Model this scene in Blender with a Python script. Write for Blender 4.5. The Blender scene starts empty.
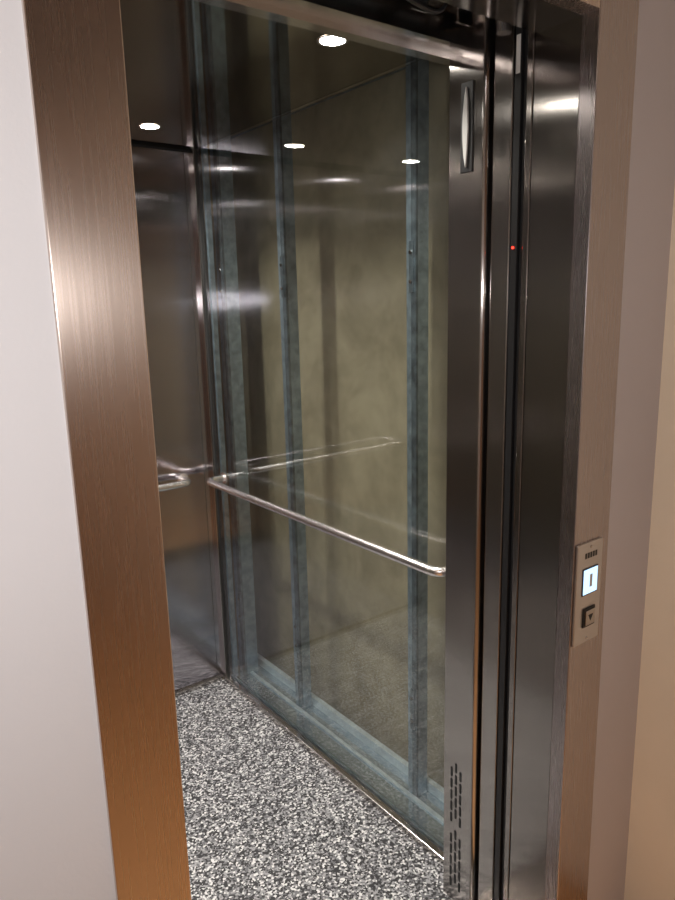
import bpy, bmesh, math
from mathutils import Vector, Matrix
S=bpy.context.scene
S.view_settings.view_transform='Standard'
H=1.6
# ---------------- helpers ----------------
def nt(name):
    m=bpy.data.materials.new(name); m.use_nodes=True
    n=m.node_tree.nodes; l=m.node_tree.links
    return m,n,l,n['Principled BSDF']
def steel(name,col=(.6,.58,.56),rough=.28,aniso=.85,brush=.05,metal=1.0):
    m,n,l,b=nt(name)
    g=n.new('ShaderNodeNewGeometry')
    mp=n.new('ShaderNodeVectorMath'); mp.operation='MULTIPLY'; mp.inputs[1].default_value=(330,330,6.0)
    l.new(g.outputs['Position'],mp.inputs[0])
    no=n.new('ShaderNodeTexNoise'); no.inputs['Scale'].default_value=1; no.inputs['Detail'].default_value=2
    l.new(mp.outputs[0],no.inputs['Vector'])
    mr=n.new('ShaderNodeMapRange'); mr.inputs[1].default_value=.3; mr.inputs[2].default_value=.7
    mr.inputs[3].default_value=rough*(1-brush); mr.inputs[4].default_value=rough*(1+brush)
    l.new(no.outputs['Fac'],mr.inputs[0]); l.new(mr.outputs[0],b.inputs['Roughness'])
    mx=n.new('ShaderNodeMix'); mx.data_type='RGBA'
    mx.inputs[6].default_value=(*[c*(1-brush*.6) for c in col],1); mx.inputs[7].default_value=(*[min(1,c*(1+brush*.6)) for c in col],1)
    l.new(no.outputs['Fac'],mx.inputs[0]); l.new(mx.outputs[2],b.inputs['Base Color'])
    b.inputs['Metallic'].default_value=metal
    b.inputs['Anisotropic'].default_value=aniso
    cr=n.new('ShaderNodeVectorMath'); cr.operation='CROSS_PRODUCT'; cr.inputs[1].default_value=(0,0,1)
    l.new(g.outputs['Normal'],cr.inputs[0])
    ad=n.new('ShaderNodeVectorMath'); ad.operation='ADD'; ad.inputs[1].default_value=(1e-4,2e-4,0)
    l.new(cr.outputs[0],ad.inputs[0]); l.new(ad.outputs[0],b.inputs['Tangent'])
    return m
def plain(name,col,rough=.6,metal=0,var=.06,scale=8,bump=0):
    m,n,l,b=nt(name)
    g=n.new('ShaderNodeNewGeometry')
    no=n.new('ShaderNodeTexNoise'); no.inputs['Scale'].default_value=scale; no.inputs['Detail'].default_value=5
    l.new(g.outputs['Position'],no.inputs['Vector'])
    mr=n.new('ShaderNodeMapRange'); mr.inputs[1].default_value=.35; mr.inputs[2].default_value=.65
    l.new(no.outputs['Fac'],mr.inputs[0])
    mx=n.new('ShaderNodeMix'); mx.data_type='RGBA'
    mx.inputs[6].default_value=(*[c*(1-var) for c in col],1); mx.inputs[7].default_value=(*[min(1,c*(1+var)) for c in col],1)
    l.new(mr.outputs[0],mx.inputs[0]); l.new(mx.outputs[2],b.inputs['Base Color'])
    b.inputs['Roughness'].default_value=rough; b.inputs['Metallic'].default_value=metal
    if bump:
        n2=n.new('ShaderNodeTexNoise'); n2.inputs['Scale'].default_value=180; l.new(g.outputs['Position'],n2.inputs['Vector'])
        bp=n.new('ShaderNodeBump'); bp.inputs['Strength'].default_value=bump; bp.inputs['Distance'].default_value=.002
        l.new(n2.outputs['Fac'],bp.inputs['Height']); l.new(bp.outputs[0],b.inputs['Normal'])
    return m
M={}
M['steel']=steel('brushed_steel',(.50,.47,.45),.18,.92)
M['steel_back']=steel('brushed_steel_back',(.52,.49,.53),.13,.96)
M['steel_reveal']=steel('brushed_steel_reveal',(.42,.39,.37),.16,.94)
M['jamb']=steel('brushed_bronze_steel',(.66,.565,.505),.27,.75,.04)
M['jambR']=steel('bronze_steel_cooled_right',(.48,.43,.43),.27,.75,.03)  # same jamb steel, colour cooled to offset the reflected beige wall
M['ceil']=steel('polished_steel_ceiling',(.32,.295,.26),.05,0,.05)
M['chrome']=plain('satin_stainless_tube',(.95,.91,.90),.24,1,.02)
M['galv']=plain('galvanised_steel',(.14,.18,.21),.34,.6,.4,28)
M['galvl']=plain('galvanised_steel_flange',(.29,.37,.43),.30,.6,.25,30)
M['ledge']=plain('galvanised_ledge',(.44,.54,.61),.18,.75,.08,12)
M['ledge_glint']=plain('galvanised_glint',(.75,.85,.92),.38,.55,.1,20)  # lightened galvanised copy; lamp highlights are put into the colour
M['dark']=plain('black_plastic_and_shade',(.012,.012,.013),.4)
M['rubber_gap']=plain('rubber_gap_shade',(.02,.02,.02),.8)  # gaskets; near-black also stands in for shade in recess and grooves
M['white']=plain('white_plastic',(.62,.62,.60),.4)
M['plate']=steel('call_plate_steel',(.62,.60,.60),.3,.5,.04)
M['wallL']=plain('landing_paint_white',(.77,.775,.81),.8,0,.02,3,.15)
M['wallM']=plain('landing_paint_mauve',(.62,.58,.60),.8,0,.02,3,.15)
M['wallR']=plain('landing_paint_beige',(.93,.81,.64),.8,0,.03,3,.15)
M['brown']=plain('landing_paint_brown',(.46,.27,.15),.7,0,.1,3)
M['ceilL']=plain('landing_ceiling_paint',(.14,.10,.08),.8)
M['cabL']=steel('brushed_steel_left',(.50,.47,.45),.2,.9)
def emis(name,col,st):
    m,n,l,b=nt(name)
    b.inputs['Base Color'].default_value=(*col,1)
    b.inputs['Emission Color'].default_value=(*col,1); b.inputs['Emission Strength'].default_value=st
    return m
M['lamp']=emis('downlight_lens',(1,.95,.86),80)
M['lamp_fill']=emis('landing_fill_lens',(1,.80,.60),10)  # emission for the added landing fill
M['led']=emis('red_led',(1,.02,.01),8)
M['lcd']=emis('display_glow',(.45,.7,1),1.6)
def plaster():
    m,n,l,b=nt('shaft_plaster'); g=n.new('ShaderNodeNewGeometry')
    no=n.new('ShaderNodeTexNoise'); no.inputs['Scale'].default_value=4.5; no.inputs['Detail'].default_value=10; no.inputs['Roughness'].default_value=.68; no.inputs['Distortion'].default_value=.3
    l.new(g.outputs['Position'],no.inputs['Vector'])
    r=n.new('ShaderNodeValToRGB'); r.color_ramp.elements[0].position=.36; r.color_ramp.elements[0].color=(.27,.225,.145,1)
    r.color_ramp.elements[1].position=.66; r.color_ramp.elements[1].color=(.42,.36,.245,1)
    l.new(no.outputs['Fac'],r.inputs[0]); l.new(r.outputs[0],b.inputs['Base Color']); b.inputs['Roughness'].default_value=.9
    bp=n.new('ShaderNodeBump'); bp.inputs['Strength'].default_value=.35; bp.inputs['Distance'].default_value=.01
    l.new(no.outputs['Fac'],bp.inputs['Height']); l.new(bp.outputs[0],b.inputs['Normal'])
    return m
M['plaster']=plaster()
def speckle():
    m,n,l,b=nt('speckled_granite_floor'); g=n.new('ShaderNodeNewGeometry')
    v=n.new('ShaderNodeTexVoronoi'); v.inputs['Scale'].default_value=175; l.new(g.outputs['Position'],v.inputs['Vector'])
    r=n.new('ShaderNodeValToRGB'); r.color_ramp.interpolation='CONSTANT'
    sp=n.new('ShaderNodeSeparateColor'); l.new(v.outputs['Color'],sp.inputs[0]); l.new(sp.outputs[0],r.inputs[0])
    e=r.color_ramp.elements; e[0].position=0; e[0].color=(.015,.015,.018,1); e[1].position=.38; e[1].color=(.13,.13,.14,1)
    x=e.new(.62); x.color=(.30,.30,.31,1); x=e.new(.85); x.color=(.64,.64,.64,1)
    l.new(r.outputs[0],b.inputs['Base Color']); b.inputs['Roughness'].default_value=.5
    return m
M['speckle']=speckle()
def wood():
    m,n,l,b=nt('landing_wood_floor'); g=n.new('ShaderNodeNewGeometry')
    mp=n.new('ShaderNodeVectorMath'); mp.operation='MULTIPLY'; mp.inputs[1].default_value=(2,22,2)
    l.new(g.outputs['Position'],mp.inputs[0]); no=n.new('ShaderNodeTexNoise'); no.inputs['Scale'].default_value=1.2; no.inputs['Detail'].default_value=5
    l.new(mp.outputs[0],no.inputs['Vector']); r=n.new('ShaderNodeValToRGB')
    r.color_ramp.elements[0].color=(.5,.25,.10,1); r.color_ramp.elements[1].color=(.72,.42,.2,1)
    l.new(no.outputs['Fac'],r.inputs[0]); l.new(r.outputs[0],b.inputs['Base Color']); b.inputs['Roughness'].default_value=.4
    return m
M['wood']=wood()
def glass():
    m=bpy.data.materials.new('cabin_glass'); m.use_nodes=True; n=m.node_tree.nodes; l=m.node_tree.links
    n.clear(); o=n.new('ShaderNodeOutputMaterial')
    t=n.new('ShaderNodeBsdfTransparent'); t.inputs[0].default_value=(.94,.96,.955,1)
    gl=n.new('ShaderNodeBsdfGlossy'); gl.inputs['Roughness'].default_value=.01; gl.inputs[0].default_value=(.97,.98,1,1)
    g=n.new('ShaderNodeNewGeometry')
    def mth(op,a,b=None):
        q=n.new('ShaderNodeMath'); q.operation=op
        for i,v in enumerate((a,b)):
            if v is None: continue
            if isinstance(v,(int,float)): q.inputs[i].default_value=v
            else: l.new(v,q.inputs[i])
        return q.outputs[0]
    dt=n.new('ShaderNodeVectorMath'); dt.operation='DOT_PRODUCT'; l.new(g.outputs['Normal'],dt.inputs[0]); l.new(g.outputs['Incoming'],dt.inputs[1])
    fr=mth('ADD',mth('MULTIPLY',mth('POWER',mth('SUBTRACT',1.0,mth('ABSOLUTE',dt.outputs['Value'])),5.0),.9),.10)
    mx=n.new('ShaderNodeMixShader'); l.new(fr,mx.inputs[0]); l.new(t.outputs[0],mx.inputs[1]); l.new(gl.outputs[0],mx.inputs[2])
    no=n.new('ShaderNodeTexNoise'); no.inputs['Scale'].default_value=5; no.inputs['Detail'].default_value=7; no.inputs['Distortion'].default_value=.4
    l.new(g.outputs['Position'],no.inputs['Vector'])
    mr=n.new('ShaderNodeMapRange'); mr.inputs[1].default_value=.4; mr.inputs[2].default_value=.8; mr.inputs[3].default_value=.002; mr.inputs[4].default_value=.010
    l.new(no.outputs['Fac'],mr.inputs[0])
    d=n.new('ShaderNodeBsdfDiffuse'); d.inputs[0].default_value=(.8,.8,.8,1)
    m2=n.new('ShaderNodeMixShader'); l.new(mr.outputs[0],m2.inputs[0]); l.new(mx.outputs[0],m2.inputs[1]); l.new(d.outputs[0],m2.inputs[2])
    l.new(m2.outputs[0],o.inputs[0]); return m
M['glass']=glass()

def link(o,parent=None):
    S.collection.objects.link(o)
    if parent: o.parent=parent
    return o
def empty(name,parent=None):
    e=bpy.data.objects.new(name,None); e.empty_display_size=.05; return link(e,parent)
def boxes(name,lst,mat,parent=None,bev=0):
    bm=bmesh.new()
    for (x0,x1,y0,y1,z0,z1) in lst:
        mt=Matrix.Translation(((x0+x1)/2,(y0+y1)/2,(z0+z1)/2))@Matrix.Diagonal((x1-x0,y1-y0,z1-z0,1))
        bmesh.ops.create_cube(bm,size=1,matrix=mt)
    if bev: bmesh.ops.bevel(bm,geom=list(bm.edges),offset=bev,segments=2,affect='EDGES',profile=.5)
    me=bpy.data.meshes.new(name); bm.to_mesh(me); bm.free()
    me.materials.append(M[mat])
    return link(bpy.data.objects.new(name,me),parent)
def box(name,x0,x1,y0,y1,z0,z1,mat,parent=None,bev=0):
    return boxes(name,[(x0,x1,y0,y1,z0,z1)],mat,parent,bev)
def prism(name,pts,axis,a0,a1,mat,parent=None,smooth=False):
    bm=bmesh.new()
    def P(p,a):
        return {'x':(a,p[0],p[1]),'z':(p[0],p[1],a),'y':(p[0],a,p[1])}[axis]
    A=[bm.verts.new(P(p,a0)) for p in pts]; B=[bm.verts.new(P(p,a1)) for p in pts]
    bm.faces.new(A); bm.faces.new(B[::-1])
    for i in range(len(pts)):
        j=(i+1)%len(pts); f=bm.faces.new((A[i],B[i],B[j],A[j])); f.smooth=smooth
    bmesh.ops.recalc_face_normals(bm,faces=bm.faces)
    me=bpy.data.meshes.new(name); bm.to_mesh(me); bm.free(); me.materials.append(M[mat])
    return link(bpy.data.objects.new(name,me),parent)
def tube(name,pts,r,mat,parent=None,fil=.03):
    P=[Vector(p) for p in pts]; out=[P[0]]
    for i in range(1,len(P)-1):
        a=(P[i-1]-P[i]).normalized(); b=(P[i+1]-P[i]).normalized()
        s=P[i]+a*fil; e=P[i]+b*fil
        for k in range(9):
            t=k/8; out.append(s*(1-t)**2+P[i]*2*t*(1-t)+e*t*t)
    out.append(P[-1])
    c=bpy.data.curves.new(name+'_c','CURVE'); c.dimensions='3D'; c.bevel_depth=r; c.bevel_resolution=6; c.use_fill_caps=True
    s=c.splines.new('POLY'); s.points.add(len(out)-1)
    for i,p in enumerate(out): s.points[i].co=(*p,1)
    o=bpy.data.objects.new(name+'_tmp',c); S.collection.objects.link(o)
    bpy.context.view_layer.update()
    me=bpy.data.meshes.new_from_object(o.evaluated_get(bpy.context.evaluated_depsgraph_get()))
    bpy.data.objects.remove(o); bpy.data.curves.remove(c)
    me.name=name; me.materials.clear(); me.materials.append(M[mat])
    for p in me.polygons: p.use_smooth=True
    return link(bpy.data.objects.new(name,me),parent)
def cyl(name,c,r,d,axis,mat,parent=None,r2=None,seg=40):
    bm=bmesh.new(); bmesh.ops.create_cone(bm,cap_ends=True,segments=seg,radius1=r,radius2=r if r2 is None else r2,depth=d)
    R={'z':Matrix(),'x':Matrix.Rotation(math.pi/2,4,'Y'),'y':Matrix.Rotation(math.pi/2,4,'X')}[axis]
    bmesh.ops.transform(bm,matrix=Matrix.Translation(c)@R,verts=bm.verts)
    me=bpy.data.meshes.new(name); bm.to_mesh(me); bm.free(); me.materials.append(M[mat])
    return link(bpy.data.objects.new(name,me),parent)

# ---------------- key dims ----------------
Y0=.80; XL=.326; XR=1.20; XG=1.287; YB=2.555; YC=1.156; ZC=2.17; ZH=2.09; XLW=.18; XS=1.56; XW=1.505
# ---------------- landing ----------------
box('floor',-1.5,XW,-2.3,.94,-.1,0,'wood')
boxes('wall_front',[(-1.5,.226,Y0,Y0+.14,0,2.6),(.226,1.323,Y0,Y0+.14,2.2,2.6)],'wallL')
box('wall_front_right',1.323,XW,Y0,Y0+.14,0,2.6,'wallM')
box('wall_right',XW,XW+.1,-2.3,Y0+.14,-.1,2.6,'wallR')
box('wall_left',-1.6,-1.5,-2.3,Y0+.14,-.1,2.6,'wallL')
box('wall_back',-1.6,XW+.1,-2.4,-2.3,-.1,2.6,'brown')
box('ceiling',-1.6,XW+.1,-2.4,Y0+.14,2.6,2.7,'ceilL')
cl=empty('landing_fill_lamp'); cyl('fill_base',(-.6,-.1,2.585),.2,.03,'z','white',cl); cyl('fill_diffuser',(-.6,-.1,2.56),.18,.02,'z','lamp_fill',cl,.15)  # added warm lamp out of view, gives the landing ambient light

# ---------------- shaft ----------------
box('wall_shaft_side',XS,XS+.12,.94,3.7,-.8,3.4,'plaster')
box('wall_shaft_back',-.2,XS,3.6,3.7,-.8,3.4,'plaster')
box('wall_shaft_left',-.3,-.2,.94,3.7,-.8,3.4,'plaster')
boxes('wall_shaft_front',[(1.36,XS,.96,.998,-.8,3.4)],'plaster')
box('floor_shaft',-.3,XS+.12,.94,3.7,-.9,-.8,'plaster')
box('ceiling_shaft',-.3,XS+.12,.94,3.7,3.4,3.5,'plaster')

# ---------------- door frame ----------------
df=empty('elevator_door_frame')
box('jamb_left',.226,XL,Y0-.006,Y0+.14,0,2.2,'jamb',df,.0015)
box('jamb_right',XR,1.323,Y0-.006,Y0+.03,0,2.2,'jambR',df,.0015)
box('jamb_right_return',XR,1.323,Y0+.03,.93,0,2.2,'steel_reveal',df)
box('header',XL,XR,Y0-.006,Y0+.03,ZH,2.2,'jamb',df,.001)
box('header_return',XL,XR,Y0+.03,.93,ZH,2.2,'steel_reveal',df)
box('door_sill',XL,XR,.85,1.05,-.03,.0,'steel',df)
for k in range(4):
    box('sill_groove',XL,XR,.875+.045*k,.885+.045*k,0,.0006,'rubber_gap',df)

ld=empty('elevator_sliding_door')
box('landing_panel_edge',XR+.004,1.36,.936,.952,.01,2.16,'steel_reveal',ld,.002)
box('landing_panel_edge_inner',XR+.010,1.36,.956,.962,.01,2.16,'dark',ld)
box('light_curtain_strip',XR+.003,XR+.03,.964,.980,.02,2.13,'dark',ld,.001)
box('light_curtain_cap',XR+.0015,XR+.02,.967,.977,2.03,2.10,'white',ld,.001)
cyl('status_led',(XR+.002,.973,1.70),.0022,.003,'x','led',ld)
box('car_panel_edge',XR+.004,1.36,.984,1.034,.01,2.16,'steel',ld,.003)

cf=empty('elevator_front_column')
pts=[(1.34,1.045),(1.215,1.045)]
for k in range(9):
    a=math.radians(-90-90*k/8); pts.append((XR+.006+.011*math.cos(a),1.047+.011+.011*math.sin(a)-.002))
pts+=[(XR-.005,1.066),(XR,1.069),(XR,YC-.003),(XR+.003,YC),(1.34,YC)]
prism('column_body',pts,'z',0,ZC,'steel',cf)
bm=bmesh.new()
def slot(yc,zc,h,w):
    vs=[]
    for k in range(7):
        a=math.pi*k/6; vs.append((yc+w/2*math.cos(a),zc+h/2-w/2+w/2*math.sin(a)))
    for k in range(7):
        a=math.pi+math.pi*k/6; vs.append((yc+w/2*math.cos(a),zc-h/2+w/2+w/2*math.sin(a)))
    bm.faces.new([bm.verts.new((XR-.0006,p[0],p[1])) for p in vs])
for g0 in (.055,.255):
    for c in range(3):
        for r_ in range(5):
            slot(1.095+.0155*c, g0+.034*r_+(.017 if c==1 else 0), .029,.0075)
me=bpy.data.meshes.new('vent_slot_shade'); bm.to_mesh(me); bm.free(); me.materials.append(M['dark']); link(bpy.data.objects.new('vent_slot_shade',me),cf)  # flat dark faces stand in for the shade inside open slots
fx=empty('emergency_light_fixture')
box('bezel',XR-.003,XR,1.083,1.117,1.865,2.045,'dark',fx,.001)
prism('white_lens',[(1.100,1.875),(1.105,1.90),(1.108,1.93),(1.109,1.955),(1.108,1.98),(1.105,2.01),(1.100,2.035),(1.097,2.01),(1.095,1.98),(1.094,1.955),(1.095,1.93),(1.097,1.90)],'x',XR-.007,XR-.003,'white',fx)

# ---------------- cabin ----------------
cab=empty('elevator_cabin')
box('cabin_floor',XLW,XG-.02,1.05,YB,-.03,0,'speckle',cab)
box('cabin_floor_edge',XLW,XR,1.045,1.075,-.03,.0015,'steel',cab)
boxes('cabin_back_panel',[(XLW,XG+.01,YB,YB+.03,0,ZC-.012)],'steel_back',cab)
box('cabin_back_recess',XLW,XG+.01,YB+.012,YB+.04,ZC-.012,ZC,'rubber_gap',cab)  # shade of the gap under the ceiling, put in as near-black colour
box('back_panel_seam',1.2465,1.248,YB-.0006,YB,0.018,ZC-.012,'rubber_gap',cab)
box('cabin_left_panel',XLW-.03,XLW,YC,YB,0,ZC,'cabL',cab)
box('cabin_front_left_panel',XLW,XL,YC-.1,YC,0,ZC,'steel',cab)
box('cabin_header',XL,XR,YC-.03,YC,ZH,ZC,'steel',cab)
box('cabin_header_bottom',XL,XR,YC-.075,YC-.03,ZH+.012,ZC,'steel',cab)
box('cabin_ceiling',XLW-.03,XG+.02,YC-.1,YB+.03,ZC,ZC+.04,'ceil',cab)
box('back_skirting',XLW,XG-.02,YB-.012,YB,0,.018,'steel',cab,.001)
gf=empty('glass_wall_panel')
box('glass_pane',XG,XG+.010,YC,YB-.02,.02,ZC-.002,'glass',gf)
box('corner_profile',XG-.012,XG+.012,YB-.022,YB,0,ZC,'steel',gf,.001)
box('corner_gasket',XG-.004,XG+.014,YB-.030,YB-.022,.0,ZC,'rubber_gap',gf)
box('bottom_profile',XG-.022,XG,YC,YB-.02,0,.022,'steel',gf,.002)
box('bottom_gasket',XG+.010,XG+.018,YC,YB,0,.02,'galvl',gf,.001)
box('pane_edge_strip',XG+.010,XG+.030,YB-.06,YB-.045,.02,ZC,'galvl',gf)
lg=empty('cabin_steel_framework')
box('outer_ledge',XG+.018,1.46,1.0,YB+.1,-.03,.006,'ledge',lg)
box('outer_ledge_flange',1.448,1.468,1.0,YB+.1,-.06,.040,'ledge_glint',lg,.001)  # pale colour stands in for lamp highlights along the rim
box('ledge_rib',1.380,1.392,1.0,YB+.1,.006,.014,'ledge_glint',lg,.001)
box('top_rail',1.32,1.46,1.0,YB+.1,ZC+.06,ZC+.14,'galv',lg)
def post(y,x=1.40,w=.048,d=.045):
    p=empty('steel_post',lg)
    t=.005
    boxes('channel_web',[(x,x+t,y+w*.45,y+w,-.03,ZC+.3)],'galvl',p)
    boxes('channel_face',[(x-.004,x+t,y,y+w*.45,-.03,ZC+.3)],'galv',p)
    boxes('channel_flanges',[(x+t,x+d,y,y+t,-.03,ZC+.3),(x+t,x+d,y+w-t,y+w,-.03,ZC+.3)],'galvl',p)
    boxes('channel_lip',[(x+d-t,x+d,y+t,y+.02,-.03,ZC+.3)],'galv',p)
    for z in (.25,1.62):
        box('clip_plate',x-.008,x,y+.006,y+.024,z,z+.14,'galv',p,.001)
        for q in (.03,.11): cyl('bolt_head',(x-.010,y+.015,z+q),.006,.005,'x','steel',p,seg=6)
post(1.465,w=.042); post(2.125); post(2.50,1.36,.06,.06)
def rail(name,pts,f1,f2,ax):
    e=empty(name)
    tube('rail_tube',pts,.0135,'chrome',e,.04)
    for f in (f1,f2): cyl('wall_flange',f,.024,.006,ax,'chrome',e)
ZR=.92
rail('handrail',[(XG-.001,2.455,ZR),(1.208,2.455,ZR),(1.208,1.182,ZR),(XG-.001,1.182,ZR)],(XG-.004,2.455,ZR),(XG-.004,1.182,ZR),'x')
rail('handrail',[(1.15,YB-.001,ZR),(1.15,YB-.075,ZR),(.30,YB-.075,ZR),(.30,YB-.001,ZR)],(1.15,YB-.004,ZR),(.30,YB-.004,ZR),'y')
for (x,y) in ((1.047,1.365),(1.01,2.30),(.42,1.365),(.42,2.30)):
    e=empty('ceiling_downlight')
    bm=bmesh.new()
    N=48; prof=[(.036,ZC-.0005),(.035,ZC-.002),(.032,ZC-.0025),(.029,ZC-.001)]
    R=[[bm.verts.new((x+r*math.cos(2*math.pi*k/N),y+r*math.sin(2*math.pi*k/N),z)) for k in range(N)] for r,z in prof]
    for a in range(3):
        for k in range(N):
            f=bm.faces.new((R[a][k],R[a][(k+1)%N],R[a+1][(k+1)%N],R[a+1][k])); f.smooth=True
    me=bpy.data.meshes.new('trim_ring'); bm.to_mesh(me); bm.free(); me.materials.append(M['chrome']); link(bpy.data.objects.new('trim_ring',me),e)
    cyl('lens',(x,y,ZC-.0010),.0285,.001,'z','lamp',e)
    A=bpy.data.lights.new('downlight_beam','AREA'); A.shape='DISK'; A.size=.055; A.energy=6.5; A.color=(1,.95,.87); A.spread=math.radians(120)
    ao=bpy.data.objects.new('downlight_beam',A); ao.location=(x,y,ZC-.004); link(ao,e)
op=empty('door_operator_mechanism')
box('track_beam',XL-.1,1.45,.985,1.0,2.20,2.30,'steel',op)
box('track_rail',XL-.1,1.45,1.0,1.02,2.17,2.185,'steel',op)
box('landing_track',XL-.1,1.45,.945,.955,2.19,2.24,'galvl',op)
for xx in (1.0,1.12,.72):
    cyl('roller',(xx,1.03,2.19),.022,.014,'y','dark',op)
    box('hanger_plate',xx-.02,xx+.02,1.036,1.04,2.12,2.20,'steel',op)
tube('cable',[(.86,.96,2.2),(.88,.965,2.10),(.98,.965,2.085),(1.05,.96,2.2)],.004,'dark',op,.03)
cyl('knob',(1.15,.965,2.11),.014,.04,'z','chrome',op)
box('operator_cover',XLW,1.45,.94,1.10,2.32,2.34,'rubber_gap',op)

# ---------------- call panel ----------------
cp=empty('call_button_panel')
yf=Y0-.006; dx=-.012
box('face_plate',1.216+dx,1.306+dx,yf-.006,yf,.875,1.10,'plate',cp,.002)
box('display_frame',1.236+dx,1.290+dx,yf-.0075,yf-.006,.985,1.045,'dark',cp,.0005)
box('display_screen',1.239+dx,1.287+dx,yf-.0085,yf-.0075,.988,1.042,'lcd',cp)
box('display_digit',1.259+dx,1.268+dx,yf-.0092,yf-.0085,1.002,1.030,'white',cp)
box('button_frame',1.243+dx,1.285+dx,yf-.009,yf-.006,.912,.955,'dark',cp,.001)
box('button_cap',1.248+dx,1.280+dx,yf-.012,yf-.009,.917,.950,'steel',cp,.001)
prism('arrow_mark',[(1.256+dx,.940),(1.272+dx,.940),(1.264+dx,.926)],'y',yf-.0126,yf-.012,'dark',cp)
for k in range(5): box('label_mark',1.243+.009*k+dx,1.249+.009*k+dx,yf-.0065,yf-.006,1.066,1.078,'dark',cp)
for zz in (.885,1.09): cyl('screw',(1.262+dx,yf-.0065,zz),.003,.002,'y','steel',cp,seg=16)

# ---------------- lights ----------------
L=bpy.data.lights.new('phone_flash','POINT'); L.energy=19; L.shadow_soft_size=.012; L.color=(1,.97,.96)
lo=bpy.data.objects.new('phone_flash',L); lo.location=(.03,.0,H+.03); S.collection.objects.link(lo)
w=bpy.data.worlds.new('World'); S.world=w; w.use_nodes=True
w.node_tree.nodes['Background'].inputs[0].default_value=(.02,.02,.025,1); w.node_tree.nodes['Background'].inputs[1].default_value=.3

# ---------------- camera ----------------
h=math.radians(37.1); th=math.atan(702/3322); rl=math.atan(82.5/3321)
R=Vector((math.cos(h),-math.sin(h),0)); F=Vector((math.sin(h)*math.cos(th),math.cos(h)*math.cos(th),-math.sin(th)))
D=Vector((-math.sin(h)*math.sin(th),-math.cos(h)*math.sin(th),-math.cos(th)))
ix=R*math.cos(rl)+D*math.sin(rl); idn=-R*math.sin(rl)+D*math.cos(rl)
mt=Matrix((ix,-idn,-F)).transposed().to_4x4(); mt.translation=(0,0,H)
c=bpy.data.cameras.new('camera'); c.sensor_fit='VERTICAL'; c.sensor_height=24; c.lens=702/900*24; c.clip_start=.01
co=bpy.data.objects.new('camera',c); co.matrix_world=mt; S.collection.objects.link(co); S.camera=co
